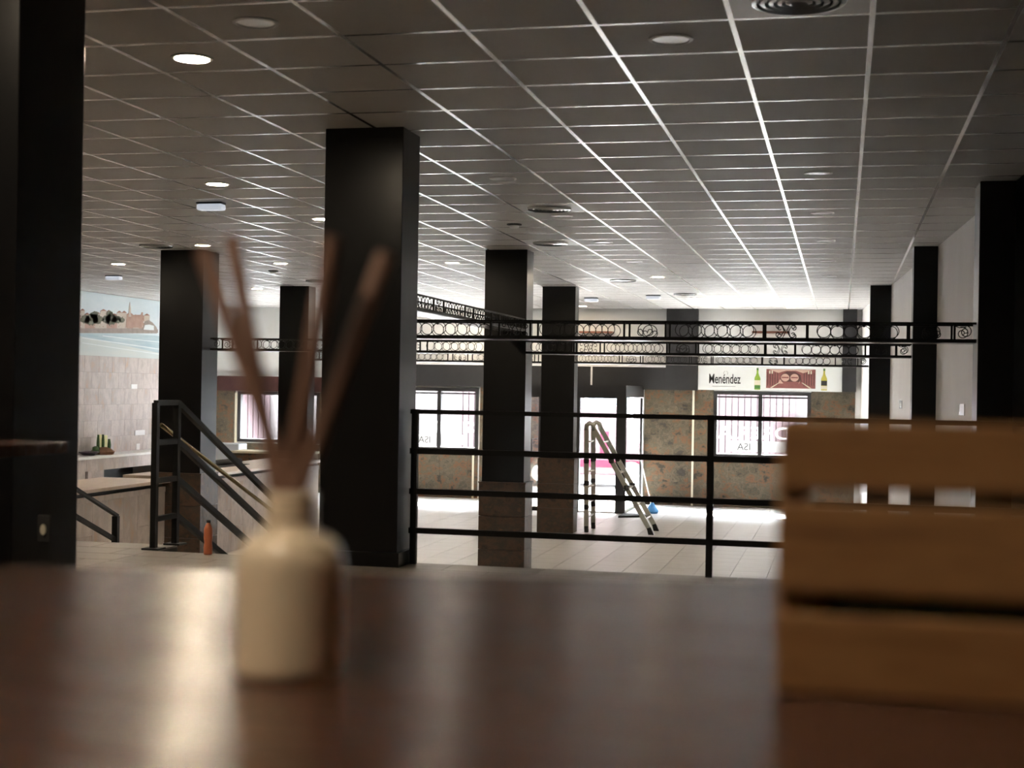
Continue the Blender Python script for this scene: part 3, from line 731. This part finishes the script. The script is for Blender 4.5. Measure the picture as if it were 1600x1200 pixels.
# back counter along the left wall
XBF = -12.8
bc = empty('back_counter', (-13.1, 23.8, 0), 'pale stone back counter with dark open shelves below the mural', 'counter')
MB().box(XL+.02, XBF+.03, 19.5, 26.5, .93, .97).build('counter_top', 'white', bc)
MB().box(XL+.02, XL+.05, 19.5, 26.5, 0, .93).build('back_panel', 'dark', bc)  # near-black so the open shelves look deep in shade
for k in range(7): MB().box(XBF-.03, XBF, 19.5+k+.002, 20.5+k-.002, .72, .928).build('stone_tile', 'stone', bc)
for Y in (19.6, 21.9-.0, 22.55, 25.2): MB().box(XL+.05, XBF, Y, Y+.55, 0, .72).build('pier', 'stone', bc)
MB().box(XL+.05, XBF-.05, 19.5, 26.5, .3, .34).build('shelf', 'charcoal', bc)
# things on the back counter
def on_bc(px): 
    v = onx(px, 700, XL+.3); return v.y
zk = .97; Y = on_bc(160)+.0
ca = empty('cactus_planter', (XL+.3, Y, zk), 'green cactus stems with yellow green glazed panels on a brown base on back counter', 'plant')
b = MB().lathe([(.20, 0), (.22, .05), (.16, .10), (.08, .13)], 10, (XL+.3, Y, zk)); b.build('base', 'brown', ca)
for dy, h, r in ((-.15, .36, .03), (.02, .36, .03), (.24, .27, .035)):
    MB().tube([(XL+.3, Y+dy, zk+.06), (XL+.3, Y+dy*1.05, zk+h*.6), (XL+.3, Y+dy*1.0, zk+h)], [.9*r, r, r*.6], 8).build('stem', 'cactus', ca, smooth=True)
MB().tube([(XL+.3, Y-.22, zk+.04), (XL+.3, Y-.26, zk+.14)], [.07, .05], 8).build('stem', 'cactus', ca, smooth=True)
for dy, wd, h in ((-.07, .12, .36), (.13, .14, .34)): MB().box(XL+.27, XL+.29, Y+dy-wd/2, Y+dy+wd/2, zk+.08, zk+h).build('glazed_panel', 'lime', ca, bevel=.005)
Y = on_bc(143)-.1; d_ = MB().lathe([(.10, 0), (.17, .05), (.18, .07), (.15, .07), (.09, .02)], 18, (XL+.3, Y, zk)).build('bowl', 'violet', smooth=True); tag(d_, 'low dark violet bowl beside the cactus on the back counter', 'bowl')
Y = on_bc(127)-.35; v = MB().lathe([(.10, 0), (.15, .12), (.16, .3), (.10, .42), (.11, .45)], 20, (XL+.28, Y, zk)).build('vase', 'm_b2', smooth=True); tag(v, 'tall dusty brown vase on the back counter', 'vase')
# switch plates on the left wall
for (px, py, w_, h_, t) in ((218, 676, .2, .1, 'white double switch plate above the back counter'), (209, 604, .12, .09, 'white switch plate high on the stone tiles'), (215, 698, .07, .12, 'small white socket just above the counter top')):
    q = onx(px, py, XL+.014); s = MB().box(XL+.014, XL+.026, q.y-w_, q.y+w_, q.z-h_/2, q.z+h_/2).build('wall_switch', 'white', bevel=.003); tag(s, t, 'switch')
# maroon board over the left far window
q0, q1 = ony(340, 587, YF-.1), ony(506, 613, YF-.1)
mb_ = MB().box(q0.x, q1.x, YF-.1, YF-.021, q1.z, q0.z).build('name_board', 'maroon'); tag(mb_, 'long dark maroon board over the window behind the bar', 'sign')
MB().box(XL+.02, q0.x, YF-.08, YF-.021, q1.z+.12, q0.z-.02).build('board_return', 'maroon', mb_)
X = W1[0]-.035; struct(MB().box(X-.025, X+.025, YF-.035, YF, 0, ony(376, 614, YF).z).build('trim_3', 'cream_p'))
# service counter beyond the bar with things on it
c0 = ony(360, 722, 24.3); c1 = ony(478, 722, 24.3)
ztop = ony(390, 705, 24.3).z
kc = empty('service_counter', ((c0.x+c1.x)/2, 24.6, 0), 'low mottled stone counter with pale top behind the bar', 'counter')
MB().box(c0.x+.02, c1.x, 24.32, 24.9, 0, ztop-.04).build('body', 'slate', kc)
MB().box(c0.x, c1.x+.02, 24.3, 24.92, ztop-.04, ztop).build('counter_top', 'cream_p', kc)
q0, q1 = ony(324, 692, 25.6), ony(373, 716, 25.6)
pb = MB().box(q0.x, q1.x, 25.6, 26.0, 0, q0.z).build('chest_freezer', 'paper', bevel=.02); tag(pb, 'bluish white chest unit behind the bar beside the stone counter', 'freezer')
q0, q1 = onz(372, 722, 1.11), onz(412, 721, 1.11)
tr = empty('bar_mat', (-8.6, 19.0, 1.11), 'rolled black rubber mat lying on the bar top', 'bar mat')
MB().tube([(-8.75, 18.3, 1.155), (-8.72, 19.0, 1.155), (-8.7, 19.7, 1.155)], .045, 10).build('roll', 'rubber', tr, smooth=True)
MB().box(-8.72, -8.5, 18.4, 19.6, 1.111, 1.118).build('loose_end', 'rubber', tr)

# ================================================================== LADDER, MOP, BOTTLE
zf = 0
A0, A1 = onz(917, 831, 0), onz(929, 826, 0); B0, B1 = onz(1016, 836, 0), onz(1026, 829, 0)
yF, yB = 22.6, 23.25
xl, xr, zt_ = A0.x, B0.x, ony(927, 660, 22.95).z
xt = ony(926, 665, 22.95).x
ld = empty('step_ladder', ((xl+xr)/2, 22.95, 0), 'folding aluminium ladder standing open on the tiled lower floor', 'ladder')
for Y in (yF, yB):
    top = zt_
    MB().bar((xl, Y, .05), (xt-.04, Y, top-.10), .032, .075, (1, 0, 0)).build('stile', 'alu', ld)
    MB().bar((xr, Y, .05), (xt+.07, Y, top-.08), .032, .075, (1, 0, .4)).build('stile', 'alu', ld)
    pts = [(xt-.045, Y, top-.12), (xt-.035, Y, top-.04), (xt+.01, Y, top-.005), (xt+.06, Y, top-.03), (xt+.09, Y, top-.12)]
    MB().tube(pts, .038, 8).build('hinge', 'alu', ld, smooth=True)
    MB().box(xl-.03, xl+.035, Y-.03, Y+.03, 0, .10).build('foot', 'rubber', ld, bevel=.006)
    MB().prism([(xr-.035, Y-.03, 0), (xr+.05, Y-.03, 0), (xr-.0, Y-.03, .12), (xr-.06, Y-.03, .10)], (0, .06, 0)).build('foot', 'rubber', ld)
    for t in (.22, .46, .68): MB().lathe([(.03, -.04), (.045, -.03), (.045, .03), (.03, .04)], 10, (xl+(xt-.04-xl)*t, Y-.0, .05+(top-.15)*t)).build('lock_collar', 'rubber', ld)
    for t in (.42, .68): MB().lathe([(.03, -.04), (.045, -.03), (.045, .03), (.03, .04)], 10, (xr+(xt+.07-xr)*t, Y, .05+(top-.13)*t)).build('lock_collar', 'rubber', ld)
for t in (.12, .27, .42, .57, .72, .87):
    z = .05+(zt_-.15)*t
    X = xl+(xt-.04-xl)*t; MB().bar((X, yF, z), (X, yB, z), .045, .028).build('rung', 'alu_l', ld)
    X = xr+(xt+.07-xr)*t; MB().bar((X, yF, z), (X, yB, z), .06, .028).build('rung', 'alu_l', ld)
mq = onz(1019, 802, 0); mt_ = ony(978, 668, mq.y+.6)
mp_ = empty('floor_mop', (mq.x, mq.y, 0), 'mop with a blue head leaning on the glazed entrance side', 'mop')
MB().tube([(mq.x-.02, mq.y+.02, .16), (XV1+.03, mq.y+.5, mt_.z)], .011, 8).build('handle', 'alu_l', mp_)
MB().lathe([(.10, 0), (.12, .05), (.06, .14), (.025, .2)], 12, (mq.x, mq.y, 0)).build('mop_head', 'blue', mp_, smooth=True)
dm = onz(986, 806, 0)
dmat = MB().prism([(XV1+.02, dm.y-.5, 0.0), (XV1+.5, dm.y-.15, 0.0), (XV1+.5, dm.y+.15, 0), (XV1+.02, dm.y+.1, 0)], (0, 0, .035)).build('door_wedge', 'rubber'); tag(dmat, 'flat dark wedge lying on the floor at the entrance post', 'wedge')
# orange bottle on the platform
bq = onz(330, 865, ZU); wb = empty('water_bottle', (bq.x, bq.y-.05, ZU), 'orange plastic drink bottle with black cap on the platform floor', 'bottle')
cb = (bq.x, bq.y-.05, ZU)
MB().lathe([(.026, 0), (.029, .01), (.029, .05), (.025, .08), (.029, .11), (.028, .17), (.02, .19), (.012, .205), (.012, .212)], 20, cb).build('body', 'orange', wb, smooth=True)
MB().lathe([(.0145, .21), (.0145, .225), (.012, .228)], 16, cb).build('cap', 'rubber', wb)
# small white plates on the right wall
for px, py, t in ((1504, 640, 'white switch plate beside the broad right wall column'), (1408, 632, 'white switch plate between the two farther right wall columns')):
    d = ray(px, py); q = CAM+d*(1.85/(d.x+.052*d.y)); y0, y1 = q.y-.16, q.y+.16
    pl = MB().prism([(wall_r_x(y0)-.008, y0, q.z-.055), (wall_r_x(y1)-.008, y1, q.z-.055), (wall_r_x(y1)-.001, y1, q.z-.055), (wall_r_x(y0)-.001, y0, q.z-.055)], (0, 0, .11)).build('wall_switch', 'bright_plate'); tag(pl, t, 'switch')

# ================================================================== FOREGROUND TABLES
def bar_table(loc, rz, lx, ly, label):
    """local x along the far edge, y=0 far edge, toward -y"""
    e = empty('bar_table', (loc[0], loc[1], ZU), label, 'table', rz=rz); h = ZT-ZU
    x0, x1 = lx
    nb = 6
    for k in range(nb):
        MB().box(x0, x1, -ly+ly/nb*k+.0004, -ly+ly/nb*(k+1)-.0004, h-.035, h).build('top_plank', 'wood_t', e, local=True, bevel=.0012)
    MB().box(x0+.2, x1-.4, -ly+.1, -.3, h-.085, h-.035).build('apron', 'black', e, local=True)
    for X in (x0+.3, x1-.5):
        for Y in (-ly+.12, -ly+.3): MB().box(X-.025, X+.025, Y-.025, Y+.025, 0, h-.04).build('leg', 'black', e, local=True)
    return e
a = Vector((-.77, 1.31)); b_ = Vector((-.07, 1.44)); ang = math.atan2(b_.y-a.y, b_.x-a.x)
bar_table((a.x, a.y), ang, (-.7, 1.45), .86, 'dark red brown wooden table under the reed diffuser and crate')
bar_table((-2.33, 3.98), 0, (-1.6, 0), .8, 'dark brown high table in front of the wide black column')

# ================================================================== REED DIFFUSER
bt = onz(441, 1066, ZT); D = (bt.x-.008, bt.y+.03, ZT)
dep = (Vector(D)-CAM).dot(fw)
sc_ = lambda px: px*dep/F_PX
rd = empty('reed_diffuser', D, 'cream ceramic reed diffuser bottle with four brown sticks', 'diffuser')
R = sc_(84)
zpx = lambda py: (1062-py)*dep/F_PX
prof = [(R*.93, 0), (R*.985, .003), (R, .008), (R, zpx(893)), (R*.97, zpx(874)), (R*.88, zpx(858)), (R*.72, zpx(847)), (R*.54, zpx(841)), (R*.46, zpx(834)), (R*.44, zpx(800)), (R*.47, zpx(795)), (R*.47, zpx(784)), (R*.44, zpx(780)), (R*.33, zpx(780)), (R*.33, zpx(815))]
MB().lathe(prof, 48, D).build('bottle', 'ceramic', rd, smooth=True)
MB().lathe([(R*.45, zpx(826)), (R*.465, zpx(823)), (R*.45, zpx(820))], 40, D).build('neck_band', 'brown', rd)
def reed(top, mid, off_top, off_bot):
    def at(px, py, off): d = ray(px, py); return CAM+d*(dep+off)
    p0, p1 = at(*top, off_top), at(*mid, off_bot); p1 = p1+(p1-p0).normalized()*.0
    MB().tube([p0, p1], .006, 10).build('reed', 'reed', rd, smooth=True)
reed((318, 392), (462, 800), .03, -.002)
reed((362, 372), (440, 800), .06, .004)
reed((520, 370), (446, 800), -.01, .002)
reed((602, 398), (452, 800), .02, -.006)

# ================================================================== CRATE
cx0, cy0 = -.039, .915; cw, cdp = .30, .20
cr = empty('wooden_crate', (cx0+cw/2, cy0+cdp/2, ZT), 'slatted orange pine crate standing on the dark table', 'crate')
zz = lambda py: ZT+max(0, (1083-py)*.905/F_PX)
rows = [(zz(1083), zz(958)), (zz(928), zz(787)), (zz(768), zz(660))]
for z0, z1 in rows: MB().box(cx0, cx0+cw, cy0, cy0+.009, z0, z1).build('slat', 'wood_c', cr, bevel=.0025)
for z0, z1 in ((ZT, ZT+.045), (ZT+.058, ZT+.085), (ZT+.125, ZT+.165)): MB().box(cx0, cx0+cw, cy0+cdp-.009, cy0+cdp, z0, z1).build('slat', 'wood_c', cr, bevel=.0025)
for X in (cx0, cx0+cw-.018): MB().box(X, X+.018, cy0+.009, cy0+cdp-.009, ZT, zz(664)).build('end_board', 'wood_c', cr, bevel=.002)
for k in range(3): MB().box(cx0+.018, cx0+cw-.018, cy0+.012+k*.06, cy0+.064+k*.06, ZT+.002, ZT+.010).build('floor_slat', 'wood_c', cr)

gb = empty('green_bottle', (cx0+.12, cy0+.07, ZT+.0101), 'dark green glass bottle lying inside the slatted crate', 'bottle')
b = MB(); n = 14; prof_ = [(.0, .028), (.004, .033), (.14, .033), (.165, .022), (.18, .012), (.225, .012)]
for z_, r_ in prof_: pass
base = len(b.v)
for z_, r_ in prof_: b.v += [Vector((cx0+.03+z_, cy0+.07+r_*math.cos(t), ZT+.0435+r_*math.sin(t))) for t in [2*math.pi*j/n for j in range(n)]]
for i in range(len(prof_)-1):
    for j in range(n): b.f.append((i*n+j, i*n+(j+1) % n, (i+1)*n+(j+1) % n, (i+1)*n+j))
b.f.append(tuple(range(n))); b.f.append(tuple(range((len(prof_)-1)*n, len(prof_)*n)))
b.build('body', 'bottle_g', gb, smooth=True)
MB().box(cx0+.254, cx0+.262, cy0+.058, cy0+.082, ZT+.031, ZT+.056).build('cap', 'ink', gb, bevel=.002)

# ================================================================== OUTDOORS
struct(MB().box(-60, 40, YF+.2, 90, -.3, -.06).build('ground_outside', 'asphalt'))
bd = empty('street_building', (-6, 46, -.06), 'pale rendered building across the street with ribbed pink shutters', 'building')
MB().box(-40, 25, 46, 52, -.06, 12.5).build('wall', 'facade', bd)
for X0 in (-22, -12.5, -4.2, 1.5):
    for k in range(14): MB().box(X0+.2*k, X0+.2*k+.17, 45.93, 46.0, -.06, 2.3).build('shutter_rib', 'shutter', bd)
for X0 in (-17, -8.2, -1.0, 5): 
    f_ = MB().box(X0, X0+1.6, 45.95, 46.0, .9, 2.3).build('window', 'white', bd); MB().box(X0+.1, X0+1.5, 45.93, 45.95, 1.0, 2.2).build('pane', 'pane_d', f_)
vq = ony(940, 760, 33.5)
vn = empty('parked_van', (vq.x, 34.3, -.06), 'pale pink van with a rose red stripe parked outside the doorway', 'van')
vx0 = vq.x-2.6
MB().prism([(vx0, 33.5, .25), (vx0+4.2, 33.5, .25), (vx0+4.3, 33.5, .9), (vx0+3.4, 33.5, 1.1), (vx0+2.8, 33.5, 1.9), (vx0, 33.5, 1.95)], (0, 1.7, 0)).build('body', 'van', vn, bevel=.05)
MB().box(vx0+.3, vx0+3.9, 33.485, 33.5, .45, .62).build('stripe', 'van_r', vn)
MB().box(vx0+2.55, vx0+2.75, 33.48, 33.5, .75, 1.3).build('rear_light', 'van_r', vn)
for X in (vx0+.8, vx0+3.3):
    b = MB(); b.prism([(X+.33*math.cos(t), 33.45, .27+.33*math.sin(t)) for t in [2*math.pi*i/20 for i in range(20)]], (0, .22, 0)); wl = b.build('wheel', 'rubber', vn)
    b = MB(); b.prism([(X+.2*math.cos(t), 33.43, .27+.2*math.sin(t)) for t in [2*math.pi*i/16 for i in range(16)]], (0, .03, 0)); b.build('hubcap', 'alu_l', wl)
